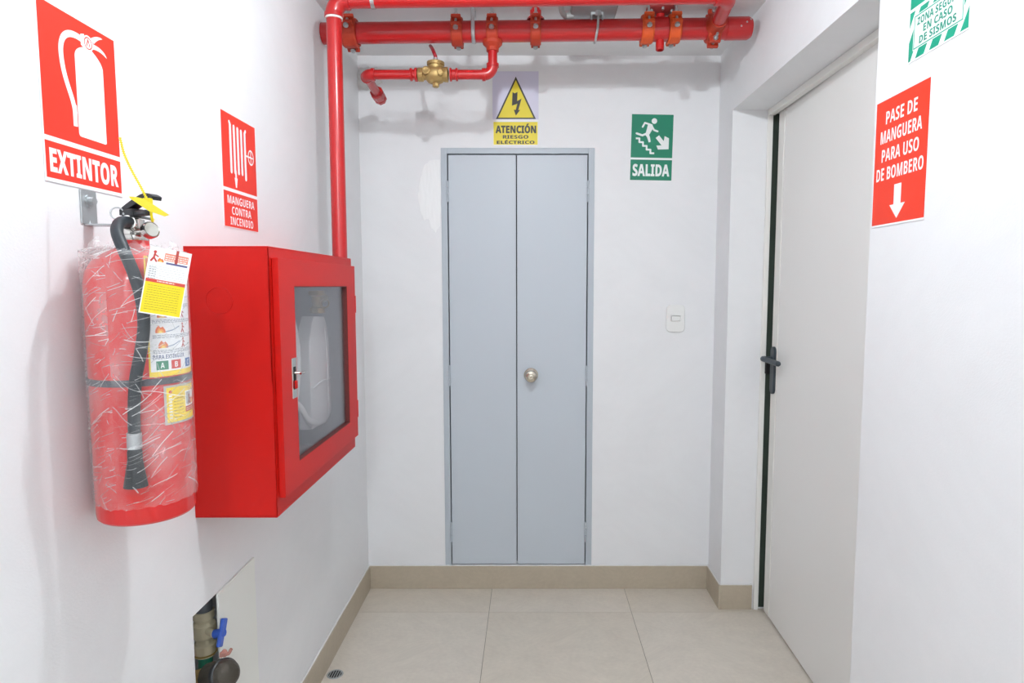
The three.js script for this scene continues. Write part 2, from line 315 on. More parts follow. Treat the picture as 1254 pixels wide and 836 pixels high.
sign('exit_sign', 'green SALIDA sign with running figure and arrow above the light switch', 0.178, 0.276, [0.5185, 1.959, -D + 0.0007], 0, -0.018, texExit);
const texHall = canvasTex(600, 880, (c, w, h) => {
  const G = '#0c9f80', K = '#1f8f78'; c.fillStyle = '#fafcfb'; c.fillRect(0, 0, w, h); c.fillStyle = G; c.fillRect(0, 0, w, 536);
  c.save(); c.beginPath(); c.rect(0, 556, w, 314); c.clip(); for (let k = -3; k < 8; k++) poly(c, [[k * 150, 498], [k * 150 + 95, 498], [k * 150 - 128, 870], [k * 150 - 223, 870]], G); c.restore();
  c.fillStyle = '#fafcfb'; c.fillRect(46, 590, 508, 222); c.strokeStyle = G; c.lineWidth = 7; c.strokeRect(56, 599, 488, 204);
  put(c, 'ZONA SEGURA', w / 2, 640, 430, 46, K, 3); put(c, 'EN CASO', w / 2, 702, 290, 46, K, 3); put(c, 'DE SISMOS', w / 2, 764, 370, 46, K, 3);
});
sign('earthquake_sign', 'green and white striped ZONA SEGURA EN CASO DE SISMOS sign', 0.19, 0.28, [XR - 0.0007, 1.978, -1.3245], -Math.PI / 2, 0, texHall);
const texPass = canvasTex(640, 900, (c, w, h) => {
  c.fillStyle = WHITE; c.fillRect(0, 0, w, h); c.fillStyle = '#f03a1e'; c.fillRect(0, 0, w, h - 14);
  put(c, 'PASE DE', w / 2, 130, 380, 88, WHITE); put(c, 'MANGUERA', w / 2, 262, 500, 88, WHITE); put(c, 'PARA USO', w / 2, 394, 450, 88, WHITE); put(c, 'DE BOMBERO', w / 2, 526, 570, 88, WHITE);
  poly(c, [[276, 620], [364, 620], [364, 758], [416, 758], [320, 858], [224, 758], [276, 758]], WHITE);
});
sign('hose_passage_sign', 'red PASE DE MANGUERA PARA USO DE BOMBERO sign with white down arrow', 0.202, 0.283, [XR - 0.0007, 1.645, -1.4365], -Math.PI / 2, 0, texPass);

// ---------------------------------------------------------------- light switch
{
  const g = thing('light_switch', 'white wall switch below the green SALIDA sign', 'switch', [0.6335, 1.2265, -D]);
  const rr = (w, h, r) => { const s = new THREE.Shape(); s.moveTo(-w / 2 + r, -h / 2); s.lineTo(w / 2 - r, -h / 2); s.quadraticCurveTo(w / 2, -h / 2, w / 2, -h / 2 + r); s.lineTo(w / 2, h / 2 - r); s.quadraticCurveTo(w / 2, h / 2, w / 2 - r, h / 2); s.lineTo(-w / 2 + r, h / 2); s.quadraticCurveTo(-w / 2, h / 2, -w / 2, h / 2 - r); s.lineTo(-w / 2, -h / 2 + r); s.quadraticCurveTo(-w / 2, -h / 2, -w / 2 + r, -h / 2); return s; };
  const p = rr(0.074, 0.114, 0.018), hole = rr(0.045, 0.029, 0.002); p.holes.push(hole);
  mesh('plate', new THREE.ExtrudeGeometry(p, { depth: 0.006, bevelEnabled: true, bevelThickness: 0.003, bevelSize: 0.003, bevelSegments: 3 }), M.whitePlastic, g);
  const k = mesh('rocker', rspan(-0.0185, 0.0185, -0.0105, 0.0105, -0.001, 0.0135, 0.002), M.whitePlastic, g); k.rotation.x = 0.06;
}

// ---------------------------------------------------------------- sprinkler pipework: main pipe, branch to the cabinet, drain line (screwed and clamped together)
const PIPES = thing('fire_pipework', 'red fire sprinkler pipework under the ceiling with riser down to the hose cabinet', 'pipes');
const DM = 2.36, yM = (x) => 2.263 + 0.012 * x;       // distance and height of the main pipe's axis
function coupling(parent, name, x, y, d, r, w, mat, turn = 0) {   // grooved coupling round a pipe along x: two half rings, bolt pads, bolts
  const c = new THREE.Group(), parts = [];
  parts.push(turned([[r + 0.001, -w / 2], [r + 0.009, -w / 2], [r + 0.0125, -w / 2 + 0.005], [r + 0.0125, w / 2 - 0.005], [r + 0.009, w / 2], [r + 0.001, w / 2]], V(0, 0, 0), V(1, 0, 0), 32));
  for (const s of [1, -1]) for (const k of [1, -1]) parts.push(rspan(-w * 0.42, w * 0.42, k > 0 ? 0.009 : -0.021, k > 0 ? 0.022 : -0.008, s > 0 ? r + 0.004 : -r - 0.027, s > 0 ? r + 0.027 : -r - 0.004, 0.003));
  const m = mesh(name, parts, mat, parent); m.position.set(x, y, -d); m.rotation.x = turn;
  for (const s of [1, -1]) mesh('bolt', [rod(V(0, -0.03, s * (r + 0.016)), V(0, 0.05, s * (r + 0.016)), 0.0046, 0.0046, 12), rod(V(0, 0.022, s * (r + 0.016)), V(0, 0.03, s * (r + 0.016)), 0.0088, 0.0088, 6), rod(V(0, -0.028, s * (r + 0.016)), V(0, -0.02, s * (r + 0.016)), 0.0088, 0.0088, 16)], M.zinc, m);
  return m;
}
{
  const g = PIPES;
  const R = 0.036, at = (x) => V(x, yM(x), -DM);
  mesh('main_pipe', rod(at(XL + 0.001), at(0.76), R, R, 40), M.pipe, g).userData.label = 'thick red main pipe';
  const cap = mesh('end_cap', turned([[R + 0.0005, -0.09], [R + 0.0025, -0.088], [R + 0.0025, -0.012], [R - 0.004, 0], [0, 0.002]], at(0.775), V(1, 0.012, 0), 40), M.pipe, g);
  cap.userData.label = 'red end cap';
  for (const [a, y] of [[0.6, 0.006], [0.25, -0.018], [0.9, 0.024]]) mesh('rivet', new THREE.SphereGeometry(0.0035, 10, 8).translate(0.745 + y * 0.8, yM(0.745) + Math.sin(a - 0.4) * (R + 0.002), -DM + Math.cos(a - 0.4) * (R + 0.002)), M.zinc, cap);
  coupling(g, 'coupling', -0.636, yM(-0.636), DM, R, 0.052, M.coupling, -0.55);
  coupling(g, 'coupling', -0.259, yM(-0.259), DM, R, 0.04, M.coupling, -0.35);
  coupling(g, 'coupling', 0.409, yM(0.409), DM, R, 0.042, M.couplingOrange, -0.35);
  coupling(g, 'coupling', 0.504, yM(0.504), DM, R, 0.042, M.couplingOrange, -0.35);
  const t1 = coupling(g, 'branch_clamp', -0.135, yM(-0.135), DM, R, 0.04, M.coupling, -0.35);          // feeds the drain line
  mesh('outlet', turned([[0.036, 0], [0.034, 0.012], [0.022, 0.024], [0.0215, 0.036], [0, 0.036]], at(-0.135).add(V(0, -R + 0.004, 0)), V(0, -1, 0)), M.coupling, g);
  const t2 = coupling(g, 'branch_clamp', 0.017, yM(0.017), DM, R, 0.038, M.coupling, -0.35);
  mesh('nipple', [turned([[0.033, 0], [0.03, 0.008], [0.02, 0.016], [0.02, 0.034], [0.014, 0.036], [0.014, 0.044], [0.019, 0.046], [0.019, 0.056], [0.009, 0.06], [0.009, 0.066], [0, 0.066]], at(0.017).add(V(0, R - 0.002, 0)), V(0, 1, 0))], M.pipe, g);
  const yt = mesh('sprinkler_plug', rod(at(0.017).add(V(0, R + 0.058, 0)), at(0.017).add(V(0, R + 0.072, 0)), 0.0075, 0.006, 12), M.yellow, g); yt.userData.label = 'small yellow plug';
  // grooved tee between the orange couplings, with a pipe to the ceiling and a capped stub
  const tx = 0.456;
  mesh('tee', [turned([[R + 0.0005, -0.027], [R + 0.0045, -0.025], [R + 0.0045, 0.025], [R + 0.0005, 0.027]], at(tx), V(1, 0.012, 0), 36)], M.pipe, g);
  mesh('stub', turned([[0.0145, 0], [0.0145, 0.036], [0.0125, 0.038], [0.0105, 0.036], [0.0105, 0.03], [0, 0.03]], at(tx).add(V(0, -R + 0.002, 0)), V(0, -1, 0)), M.pipe, g);
  mesh('ceiling_drop', rod(at(tx).add(V(0, R - 0.002, 0)), V(tx, CEIL - 0.004, -DM), 0.0155), M.pipe, g);
  const fl = mesh('flange', [turned([[0.0157, 0], [0.028, 0.001], [0.05, 0.012], [0.05, 0.02], [0, 0.02]], V(tx, CEIL - 0.021, -DM), V(0, 1, 0))], std(0x9d3a3a, 0.5), g);
  for (let k = 0; k < 6; k++) { const a = k / 6 * 2 * Math.PI + 0.5; mesh('flange_bolt', rod(V(tx + Math.cos(a) * 0.04, CEIL - 0.021, -DM + Math.sin(a) * 0.04), V(tx + Math.cos(a) * 0.04, CEIL - 0.011, -DM + Math.sin(a) * 0.04), 0.005, 0.005, 6), M.zinc, fl); }
  // mechanical tee to the hose branch
  const mt = coupling(g, 'branch_clamp', 0.642, yM(0.642), DM, R, 0.046, M.coupling, Math.PI / 2 - 0.25);
  mesh('outlet', turned([[0.035, 0], [0.033, 0.01], [0.0275, 0.02], [0.027, 0.05], [0, 0.05]], at(0.642).add(V(0, 0, R - 0.004)), V(0, 0, 1)), M.coupling, g);
  for (const o of [t1, t2, mt]) o.userData.label = 'rust red saddle clamp';
}
// ---------------------------------------------------------------- branch to the hose cabinet
const DB = 2.13;
{
  const g = PIPES;
  const r = 0.0238, yB = (x) => 2.276 + 0.012 * x, xr = -0.6255, xe = 0.634, RB = 0.045;
  mesh('stub', rod(V(0.642, yM(0.642), -DM + 0.07), V(xe, yB(xe), -DB - RB), r), M.pipe, g);
  const ex = V(1, 0.012, 0).normalize(), mx = ex.clone().negate();
  mesh('elbow', [elbow(V(xe, yB(xe), -DB), V(0, 0, -1), mx, RB, r + 0.003), rod(V(xe - RB - 0.004, yB(xe - RB), -DB), V(xe - RB + 0.008, yB(xe - RB), -DB), r + 0.0055)], M.pipe, g);
  mesh('cross_pipe', rod(V(xr + RB, yB(xr + RB), -DB), V(xe - RB, yB(xe - RB), -DB), r), M.pipe, g);
  mesh('elbow', [elbow(V(xr, yB(xr), -DB), ex, V(0, -1, 0), RB, r + 0.003), rod(V(xr + RB - 0.008, yB(xr + RB), -DB), V(xr + RB + 0.006, yB(xr + RB), -DB), r + 0.0055), rod(V(xr, yB(xr) - RB + 0.006, -DB), V(xr, yB(xr) - RB - 0.006, -DB), r + 0.0055)], M.pipe, g);
  const ring = mesh('thread_tape', turned([[r + 0.0005, -0.0035], [r + 0.003, -0.003], [r + 0.003, 0.003], [r + 0.0005, 0.0035]], V(xr, yB(xr) - RB - 0.0095, -DB), V(0, 1, 0)), std(0xf2ece6, 0.6), g); ring.userData.label = 'white sealing tape ring';
  mesh('riser', rod(V(xr, yB(xr) - RB, -DB), V(xr, 1.385, -DB), r, r, 36), M.pipe, g);
  mesh('elbow', elbow(V(xr, 1.34, -DB), V(0, 1, 0), V(0, 0, 1), RB, r + 0.003), M.pipe, g);
  mesh('stub', rod(V(xr, 1.34, -DB + RB), V(xr, 1.34, -2.007), r), M.pipe, g);
  const bx = -0.50, s = mesh('pipe_strap', [turned([[r + 0.0006, -0.006], [r + 0.0022, -0.006], [r + 0.0022, 0.006], [r + 0.0006, 0.006]], V(bx, yB(bx), -DB), ex), span(bx - 0.006, bx + 0.006, yB(bx) + r, CEIL, -DB - 0.001, -DB + 0.001)], M.zinc, g);
  s.userData.label = 'galvanised strap';
}
// ---------------------------------------------------------------- drain line with brass valve
{
  const g = PIPES;
  const r = 0.0165, y = 2.114, x0 = -0.588, x1 = -0.135, RB = 0.032, z = -DM, yT = yM(x1) - 0.066;
  mesh('drop_pipe', rod(V(x1, yT, z), V(x1, y + RB, z), r), M.pipe, g);
  mesh('elbow', [elbow(V(x1, y, z), V(0, 1, 0), V(-1, 0, 0), RB, r + 0.003), rod(V(x1 - RB - 0.005, y, z), V(x1 - RB + 0.006, y, z), r + 0.0055), rod(V(x1, y + RB - 0.006, z), V(x1, y + RB + 0.005, z), r + 0.0055)], M.pipe, g);
  mesh('drain_pipe', rod(V(-0.285, y, z), V(x1 - RB, y, z), r), M.pipe, g);
  mesh('union', turned([[r, 0], [r + 0.006, 0.001], [r + 0.006, 0.006], [r + 0.001, 0.008], [r + 0.001, 0.02], [r + 0.0055, 0.022], [r + 0.0055, 0.028], [r, 0.029]], V(-0.287, y, z), V(1, 0, 0)), M.pipe, g);
  mesh('drain_pipe', rod(V(x0 + 0.03, y, z), V(-0.402, y, z), r), M.pipe, g);
  mesh('union', turned([[r, 0], [r + 0.0055, 0.001], [r + 0.0055, 0.007], [r + 0.001, 0.009], [r + 0.001, 0.016], [r + 0.007, 0.018], [r + 0.007, 0.026], [r, 0.027]], V(-0.428, y, z), V(1, 0, 0)), M.pipe, g);
  // elbow turning towards the back wall, stub and plugged coupling
  mesh('elbow', [elbow(V(x0, y, z), V(1, 0, 0), V(0, 0, -1), 0.03, r + 0.003), rod(V(x0 + 0.024, y, z), V(x0 + 0.034, y, z), r + 0.0055), rod(V(x0, y, z - 0.024), V(x0, y, z - 0.034), r + 0.0055)], M.pipe, g);
  mesh('stub', rod(V(x0, y, z - 0.03), V(x0, y - 0.012, z - 0.18), r - 0.001), M.pipe, g);
  mesh('plug', turned([[r, 0], [r + 0.009, 0.002], [r + 0.009, 0.04], [r + 0.004, 0.043], [r + 0.004, 0.052], [r + 0.008, 0.054], [r + 0.008, 0.07], [0, 0.072]], V(x0, y - 0.011, z - 0.17), V(0, -0.08, -1), 8), M.pipe, g);
  // brass ball valve
  const v = mesh('valve_body', [turned([[0.0165, 0], [0.0225, 0.001], [0.0235, 0.004], [0.0235, 0.018], [0.019, 0.021], [0.018, 0.028], [0.028, 0.036], [0.033, 0.05], [0.033, 0.07], [0.029, 0.084], [0.024, 0.09], [0.0255, 0.094], [0.0255, 0.106], [0.0165, 0.108]], V(-0.4, y, z), V(1, 0, 0), 24),
    turned([[0.026, 0], [0.027, 0.03], [0.031, 0.032], [0.031, 0.042], [0.022, 0.046], [0.013, 0.049], [0, 0.049]], V(-0.337, y, z), V(0, 1, 0), 18),
    turned([[0.012, 0], [0.012, 0.042], [0.009, 0.044], [0, 0.044]], V(-0.337, y, z), V(0, -1, 0), 8),
    turned([[0.014, 0], [0.014, 0.034], [0.01, 0.036], [0.006, 0.034], [0, 0.034]], V(-0.367, y + 0.002, z), V(0, 0.1, 1), 12),
    turned([[0.011, 0], [0.011, 0.04], [0.008, 0.042], [0, 0.042]], V(-0.32, y - 0.003, z), V(0.1, 0, 1), 8)], M.brass, g);
  v.userData.label = 'brass valve body';
  const lev = mesh('valve_lever', [rod(V(-0.337, y + 0.046, z), V(-0.337, y + 0.066, z), 0.007, 0.006, 12), bend([V(-0.337, y + 0.062, z), V(-0.341, y + 0.072, z), V(-0.352, y + 0.098, z - 0.03), V(-0.366, y + 0.125, z - 0.075)], 0.0062, 20, 8)], std(0xa8202c, 0.4), v);
  lev.userData.label = 'dark red lever';
  mesh('valve_stem', rod(V(-0.337, y + 0.047, z), V(-0.337, y + 0.058, z), 0.0085, 0.008, 6), M.zinc, v);
}
// ---------------------------------------------------------------- hangers and junction box
{
  const x = -0.201, y = yM(x), r = 0.0375, w = 0.007;
  const g = thing('pipe_hanger', 'galvanised flat strap hanger looped under the thick red pipe', 'hanger');
  const band = new THREE.TubeGeometry(new THREE.CatmullRomCurve3([V(0, CEIL - y, 0.018), V(0, 0.05, 0.034), V(0, 0.01, 0.0385), V(0, -0.015, 0.0355), V(0, -0.0335, 0.0185), V(0, -0.0385, 0), V(0, -0.0335, -0.0185), V(0, -0.01, -0.0385), V(0, 0.05, -0.034), V(0, CEIL - y, -0.018)]), 60, 0.0016, 8).scale(4.2, 1, 1).translate(x, y, -DM);
  mesh('strap', band, M.zinc, g);
  mesh('anchor_bolt', rod(V(x, CEIL - 0.012, -DM + 0.022), V(x, CEIL - 0.002, -DM + 0.022), 0.006, 0.006, 6), M.zinc, g);
}
{
  const g = thing('junction_box', 'grey ceiling junction box with curved conduit beside the red pipes', 'junction box', [0.219, CEIL, -2.33]);
  mesh('box', rspan(-0.08, 0.08, -0.022, 0, -0.07, 0.09, 0.002), std(0x9c9a96, 0.45, { metalness: 0.4 }), g);
  mesh('cover_plate', rspan(-0.076, 0.076, -0.0245, -0.021, -0.066, 0.086, 0.001), M.zincDull, g);
  const c = mesh('conduit', [bend([V(-0.12, -0.004, 0.16), V(-0.118, -0.012, 0.06), V(-0.11, -0.024, 0), V(-0.095, -0.028, -0.03), V(-0.07, -0.024, -0.035)], 0.0095, 40, 14), rod(V(-0.1, -0.0265, -0.031), V(-0.076, -0.0245, -0.0345), 0.0125, 0.0125, 12)], std(0xb6b7b5, 0.5, { metalness: 0.3 }), g);
  c.userData.label = 'grey conduit';
}
{
  const x = 0.231, y = yM(x);
  const g = thing('beam_clamp_hanger', 'silver clamp with round hook rod around the red pipe under junction box', 'hanger', [x, y, -DM]);
  mesh('clamp', [rspan(-0.022, 0.022, 0.042, 0.051, -0.02, 0.03, 0.0015), rspan(-0.022, -0.016, 0.024, 0.042, 0.012, 0.032, 0.0015), rspan(0.016, 0.022, 0.024, 0.042, 0.012, 0.032, 0.0015)], M.zincDull, g);
  mesh('nut', turned([[0, 0], [0.0105, 0], [0.0105, 0.016], [0.006, 0.02], [0, 0.02]], V(0.002, 0.031, 0.04), V(0, 1, 0), 6), M.zinc, g);
  mesh('hook_rod', bend([V(0.002, 0.055, 0.0405), V(0.002, 0.02, 0.0415), V(0, -0.012, 0.0405), V(-0.003, -0.031, 0.028), V(-0.004, -0.0415, 0.004), V(-0.004, -0.036, -0.018), V(0, -0.01, -0.041), V(0, 0.042, -0.028)], 0.0042, 50, 10), M.zincDull, g);
}

// ---------------------------------------------------------------- hose cabinet
{
  const N = 0.315, DEP = 0.18, HH = 0.59, t = 0.003;   // half length, depth, height
  const g = thing('hose_cabinet', 'red metal fire hose cabinet with glass door mounted on white wall', 'cabinet', [XL, 0.862, -1.69]);
  const body = mesh('body', [rspan(0, DEP, 0, t, -N, N, 0.001, 1), rspan(0, DEP, HH - t, HH, -N, N, 0.001, 1), rspan(0, DEP, t, HH - t, N - t, N, 0.001, 1), rspan(0, DEP, t, HH - t, -N, -N + t, 0.001, 1),
    rspan(DEP - t, DEP, t, 0.055, -N, N, 0.001, 1), rspan(DEP - t, DEP, HH - 0.045, HH - t, -N, N, 0.001, 1), rspan(DEP - t, DEP, 0.055, HH - 0.045, N - 0.03, N, 0.001, 1), rspan(DEP - t, DEP, 0.055, HH - 0.045, -N, -N + 0.03, 0.001, 1)], M.cabinet, g);
  const ko = mesh('knockout', new THREE.TorusGeometry(0.0285, 0.0008, 8, 48).translate(0.072, 0.475, N), M.cabinet, body); ko.userData.label = 'round knockout ring';
  mesh('inner_panel', [span(0.001, 0.004, t, HH - t, -N + t, N - t), span(0.004, DEP - t, t + 0.001, t + 0.003, -N + t, N - t), span(0.004, DEP - t, HH - t - 0.003, HH - t - 0.001, -N + t, N - t), span(0.004, DEP - t, t, HH - t, N - t - 0.003, N - t - 0.001), span(0.004, DEP - t, t, HH - t, -N + t + 0.001, -N + t + 0.003)], M.cabinetIn, g);
  // door: four folded rails round the glass
  const z0 = -0.297, z1 = 0.302, y0 = 0.042, y1 = 0.565, gz0 = -0.212, gz1 = 0.212, gy0 = 0.098, gy1 = 0.506, a = DEP + 0.001, b = DEP + 0.015;
  const sh = new THREE.Shape(); sh.moveTo(z0, y0); sh.lineTo(z1, y0); sh.lineTo(z1, y1); sh.lineTo(z0, y1); sh.closePath();
  const hl = new THREE.Path(); hl.moveTo(gz0, gy0); hl.lineTo(gz0, gy1); hl.lineTo(gz1, gy1); hl.lineTo(gz1, gy0); hl.closePath(); sh.holes.push(hl);
  const dg = new THREE.ExtrudeGeometry(sh, { depth: 0.012, bevelEnabled: true, bevelThickness: 0.001, bevelSize: 0.001, bevelSegments: 2 }).rotateY(-Math.PI / 2).scale(-1, 1, 1);
  { const ix = dg.attributes.position, nn = dg.attributes.normal; for (let i = 0; i < ix.count; i += 3) for (const at of [ix, nn, dg.attributes.uv]) { const s = at.itemSize, A = at.array; for (let k = 0; k < s; k++) { const q = A[(i + 1) * s + k]; A[(i + 1) * s + k] = A[(i + 2) * s + k]; A[(i + 2) * s + k] = q; } } }
  const door = mesh('door', dg.translate(a + 0.001, 0, 0), M.cabinet, g);
  const gl = mesh('glass', span(a + 0.002, a + 0.005, gy0 - 0.004, gy1 + 0.004, gz0 - 0.004, gz1 + 0.004), new THREE.MeshPhysicalMaterial({ color: 0xf4f3f4, roughness: 0.03, transmission: 0.97, thickness: 0, transparent: true, ior: 1.45 }), door);
  gl.userData.label = 'grey cloudy glass pane';
  mesh('gasket', [span(a - 0.0005, a + 0.0135, gy0, gy0 + 0.003, gz0, gz1), span(a - 0.0005, a + 0.0135, gy1 - 0.003, gy1, gz0, gz1), span(a - 0.0005, a + 0.0135, gy0, gy1, gz0, gz0 + 0.003)], std(0x5b1814, 0.6), door);
  const lz = 0.232, ly = 0.297;
  const pl = mesh('lock_plate', rspan(b - 0.001, b + 0.002, ly - 0.046, ly + 0.046, lz - 0.0135, lz + 0.0135, 0.0009), M.chrome, door); pl.userData.label = 'chrome lock plate';
  mesh('lock_recess', [rspan(b, b + 0.0028, ly - 0.026, ly + 0.026, lz - 0.008, lz + 0.006, 0.0009)], M.dark, door);
  mesh('latch_paddle', [rspan(b + 0.001, b + 0.007, ly - 0.024, ly - 0.006, lz - 0.006, lz + 0.004, 0.0015)], M.cabinet, door);
  mesh('latch_pin', [rod(V(b + 0.001, ly + 0.012, lz), V(b + 0.022, ly + 0.012, lz - 0.004), 0.0035, 0.003, 12), rod(V(b + 0.02, ly + 0.012, lz - 0.016), V(b + 0.02, ly + 0.012, lz + 0.012), 0.0028, 0.0028, 10)], M.chrome, door);
  for (const y of [0.45, 0.125]) mesh('hinge', rod(V(b - 0.003, y - 0.026, z0 - 0.002), V(b - 0.003, y + 0.026, z0 - 0.002), 0.0045, 0.0045, 14), M.cabinet, door);
}
// hose and valve inside the cabinet
{
  const g = thing('fire_hose', 'white folded fire hose hanging behind the cabinet glass', 'hose', [-0.63, 0.97, -1.87]);
  const sh = new THREE.Shape(); sh.moveTo(-0.088, 0); sh.lineTo(0.052, 0.0); sh.lineTo(0.085, 0.02); sh.lineTo(0.078, 0.22); sh.quadraticCurveTo(0.07, 0.275, 0.04, 0.305); sh.lineTo(-0.045, 0.31); sh.quadraticCurveTo(-0.085, 0.28, -0.09, 0.21); sh.closePath();
  const f = new THREE.ExtrudeGeometry(sh, { depth: 0.03, bevelEnabled: true, bevelThickness: 0.003, bevelSize: 0.003, bevelSegments: 2, curveSegments: 10 }).rotateY(Math.PI / 2).translate(-0.015, 0, 0);
  mesh('folded_hose', f, M.cloth, g);
  mesh('fold', [bend([V(0.0175, 0.006, -0.06), V(0.018, 0.1, -0.058), V(0.018, 0.2, -0.055), V(0.0175, 0.28, -0.04)], 0.003, 20, 8), bend([V(0.018, 0.115, -0.08), V(0.0185, 0.12, 0), V(0.018, 0.11, 0.075)], 0.003, 20, 8)], M.cloth, g);
  const coil = []; for (let k = 0; k < 4; k++) coil.push(new THREE.TorusGeometry(0.15 - k * 0.03, 0.017, 10, 48).scale(1, 1, 0.8).rotateY(Math.PI / 2).translate(0.0, 0.2, 0.345));
  const gg = coil.map((c) => c.scale(1, 1, 0.75).translate(0, 0, 0.005)); mesh('coil', gg, M.cloth, g);
  mesh('hose_tail', bend([V(0.02, 0.11, 0.24), V(0.035, 0.08, 0.19), V(0.03, 0.03, 0.12), V(0.02, 0.005, 0.03), V(0.018, 0.0, -0.04)], 0.011, 40, 10).scale(0.6, 1, 1), M.cloth, g);
  const v = thing('hose_valve', 'brass angle valve above the white hose inside the cabinet', 'valve', [-0.63, 1.287, -1.905]);
  mesh('body', [turned([[0.016, 0], [0.022, 0.002], [0.022, 0.016], [0.015, 0.02], [0.015, 0.05], [0.024, 0.054], [0.024, 0.066], [0, 0.068]], V(0, 0, 0), V(0, 1, 0), 20), rod(V(0, 0.045, 0), V(0, 0.045, -0.06), 0.014)], M.brass, v);
  mesh('cap_chain', new THREE.TorusGeometry(0.012, 0.002, 8, 24).rotateY(0.6).translate(0.024, 0.03, 0.004), M.brass, v);
}

// ---------------------------------------------------------------- fire extinguisher
const EX = -0.652, ED = 1.07, ER = 0.0735;
{
  const bk = thing('wall_bracket', 'galvanised L bracket bolted under the EXTINTOR sign', 'bracket', [XL, 1.47, -1.085]);
  mesh('bracket', [rspan(0, 0.003, 0, 0.0555, -0.019, 0.019, 0.001), rspan(0, 0.07, -0.003, 0, -0.012, 0.012, 0.001), bend([V(0.0015, 0.006, 0), V(0.003, 0.001, 0), V(0.01, -0.0015, 0)], 0.002, 8, 6)], M.zinc, bk);
  mesh('bolt', [rod(V(0.003, 0.038, 0), V(0.0055, 0.038, 0), 0.0105, 0.0105, 20), rod(V(0.0055, 0.038, 0), V(0.0125, 0.038, 0), 0.0072, 0.0072, 6)], M.zinc, bk);

  const g = thing('fire_extinguisher', 'red fire extinguisher wrapped in clear plastic film hanging on white wall', 'fire extinguisher', [EX, 0.985, -ED]);
  const cyl = mesh('cylinder', turned([[0, 0.004], [ER - 0.012, 0.002], [ER - 0.005, 0], [ER - 0.001, 0.004], [ER, 0.012], [ER, 0.388], [ER - 0.003, 0.405], [ER - 0.012, 0.422], [ER - 0.03, 0.436], [0.026, 0.445], [0.022, 0.45], [0.022, 0.457], [0, 0.457]], V(0, 0, 0), V(0, 1, 0), 72), M.extRed, g);
  const TH0 = Math.atan2(0.52, 0.854);                     // the side turned to the corridor
  const arc = (y0, y1, t0, t1, r) => new THREE.CylinderGeometry(r, r, y1 - y0, 40, 1, true, t0, t1 - t0).translate(0, (y0 + y1) / 2, 0);
  const dg = (a) => a * Math.PI / 180;
  // labels
  const rl = rng(77);
  const lines = (c, x, y, w, n, step, col, lw = 3) => { c.fillStyle = col; for (let i = 0; i < n; i++) { let xx = x; while (xx < x + w) { const l = 10 + rl() * 30; c.fillRect(xx, y + i * step, Math.min(l, x + w - xx), lw); xx += l + 7; } } };
  const flame = (c, x, y, s) => { for (const [k, col] of [[1, '#e0662a'], [0.65, '#f0a040'], [0.35, '#f6d36a']]) { c.fillStyle = col; c.beginPath(); c.moveTo(x - 40 * s * k, y); c.quadraticCurveTo(x - 46 * s * k, y - 34 * s * k, x - 12 * s * k, y - 60 * s * k); c.quadraticCurveTo(x, y - 30 * s * k, x + 18 * s * k, y - 50 * s * k); c.quadraticCurveTo(x + 50 * s * k, y - 20 * s * k, x + 40 * s * k, y); c.closePath(); c.fill(); } };
  const man = (c, x, y, s, col) => { c.fillStyle = col; c.beginPath(); c.arc(x, y - 58 * s, 9 * s, 0, 7); c.fill(); stroke(c, [[x, y - 46 * s], [x - 3 * s, y - 22 * s], [x - 16 * s, y]], 11 * s, col); stroke(c, [[x - 3 * s, y - 22 * s], [x + 14 * s, y]], 10 * s, col); stroke(c, [[x, y - 42 * s], [x + 20 * s, y - 32 * s]], 8 * s, col); };
  const texLabel = canvasTex(768, 1024, (c, w, h) => {
    c.fillStyle = '#f3d23c'; c.fillRect(0, 0, w, h); c.fillStyle = '#eeeef0'; c.fillRect(14, 200, w - 28, 780);
    c.fillStyle = '#d8632c'; c.fillRect(14, 20, w - 28, 150);
    flame(c, 150, 140, 1.5); flame(c, 520, 140, 1.5);
    put(c, 'INSTRUCCIONES', 400, 236, 420, 34, '#3b4a7a');
    for (let k = 0; k < 4; k++) { const y = 390 + k * 130; flame(c, 110 + (k % 2) * 20, y, 1.1); man(c, 360, y + 4, 1.25, '#b03a34'); stroke(c, [[310, y - 50], [230, y - 20], [160, y - 8]], 8, '#7d8fa8'); c.fillStyle = '#8c2f2f'; c.fillRect(560, y - 60, 32, 62); lines(c, 40, y + 18, 620, 3, 11, '#56617a', 4); flame(c, 690, y, 0.9); }
    put(c, 'PARA EXTINGUIR', 200, 856, 330, 34, '#3b4a7a'); put(c, 'FUEGO', 560, 856, 150, 34, '#3b4a7a');
    for (const [x, col, tx] of [[60, '#3e8a6c', 'A'], [200, '#cf4b45', 'B'], [380, '#3f6fb0', 'C']]) { c.fillStyle = col; c.fillRect(x, 890, 110, 76); put(c, tx, x + 55, 928, 36, 48, '#f3f3f3'); }
    c.strokeStyle = '#3e8a6c'; c.lineWidth = 6; c.strokeRect(560, 890, 150, 76);
  });
  const lab = mesh('instruction_label', arc(0.238, 0.43, TH0 + dg(9), TH0 + dg(112), ER + 0.0006), std(0xffffff, 0.35, { map: texLabel }), cyl); lab.userData.label = 'white and yellow instruction label';
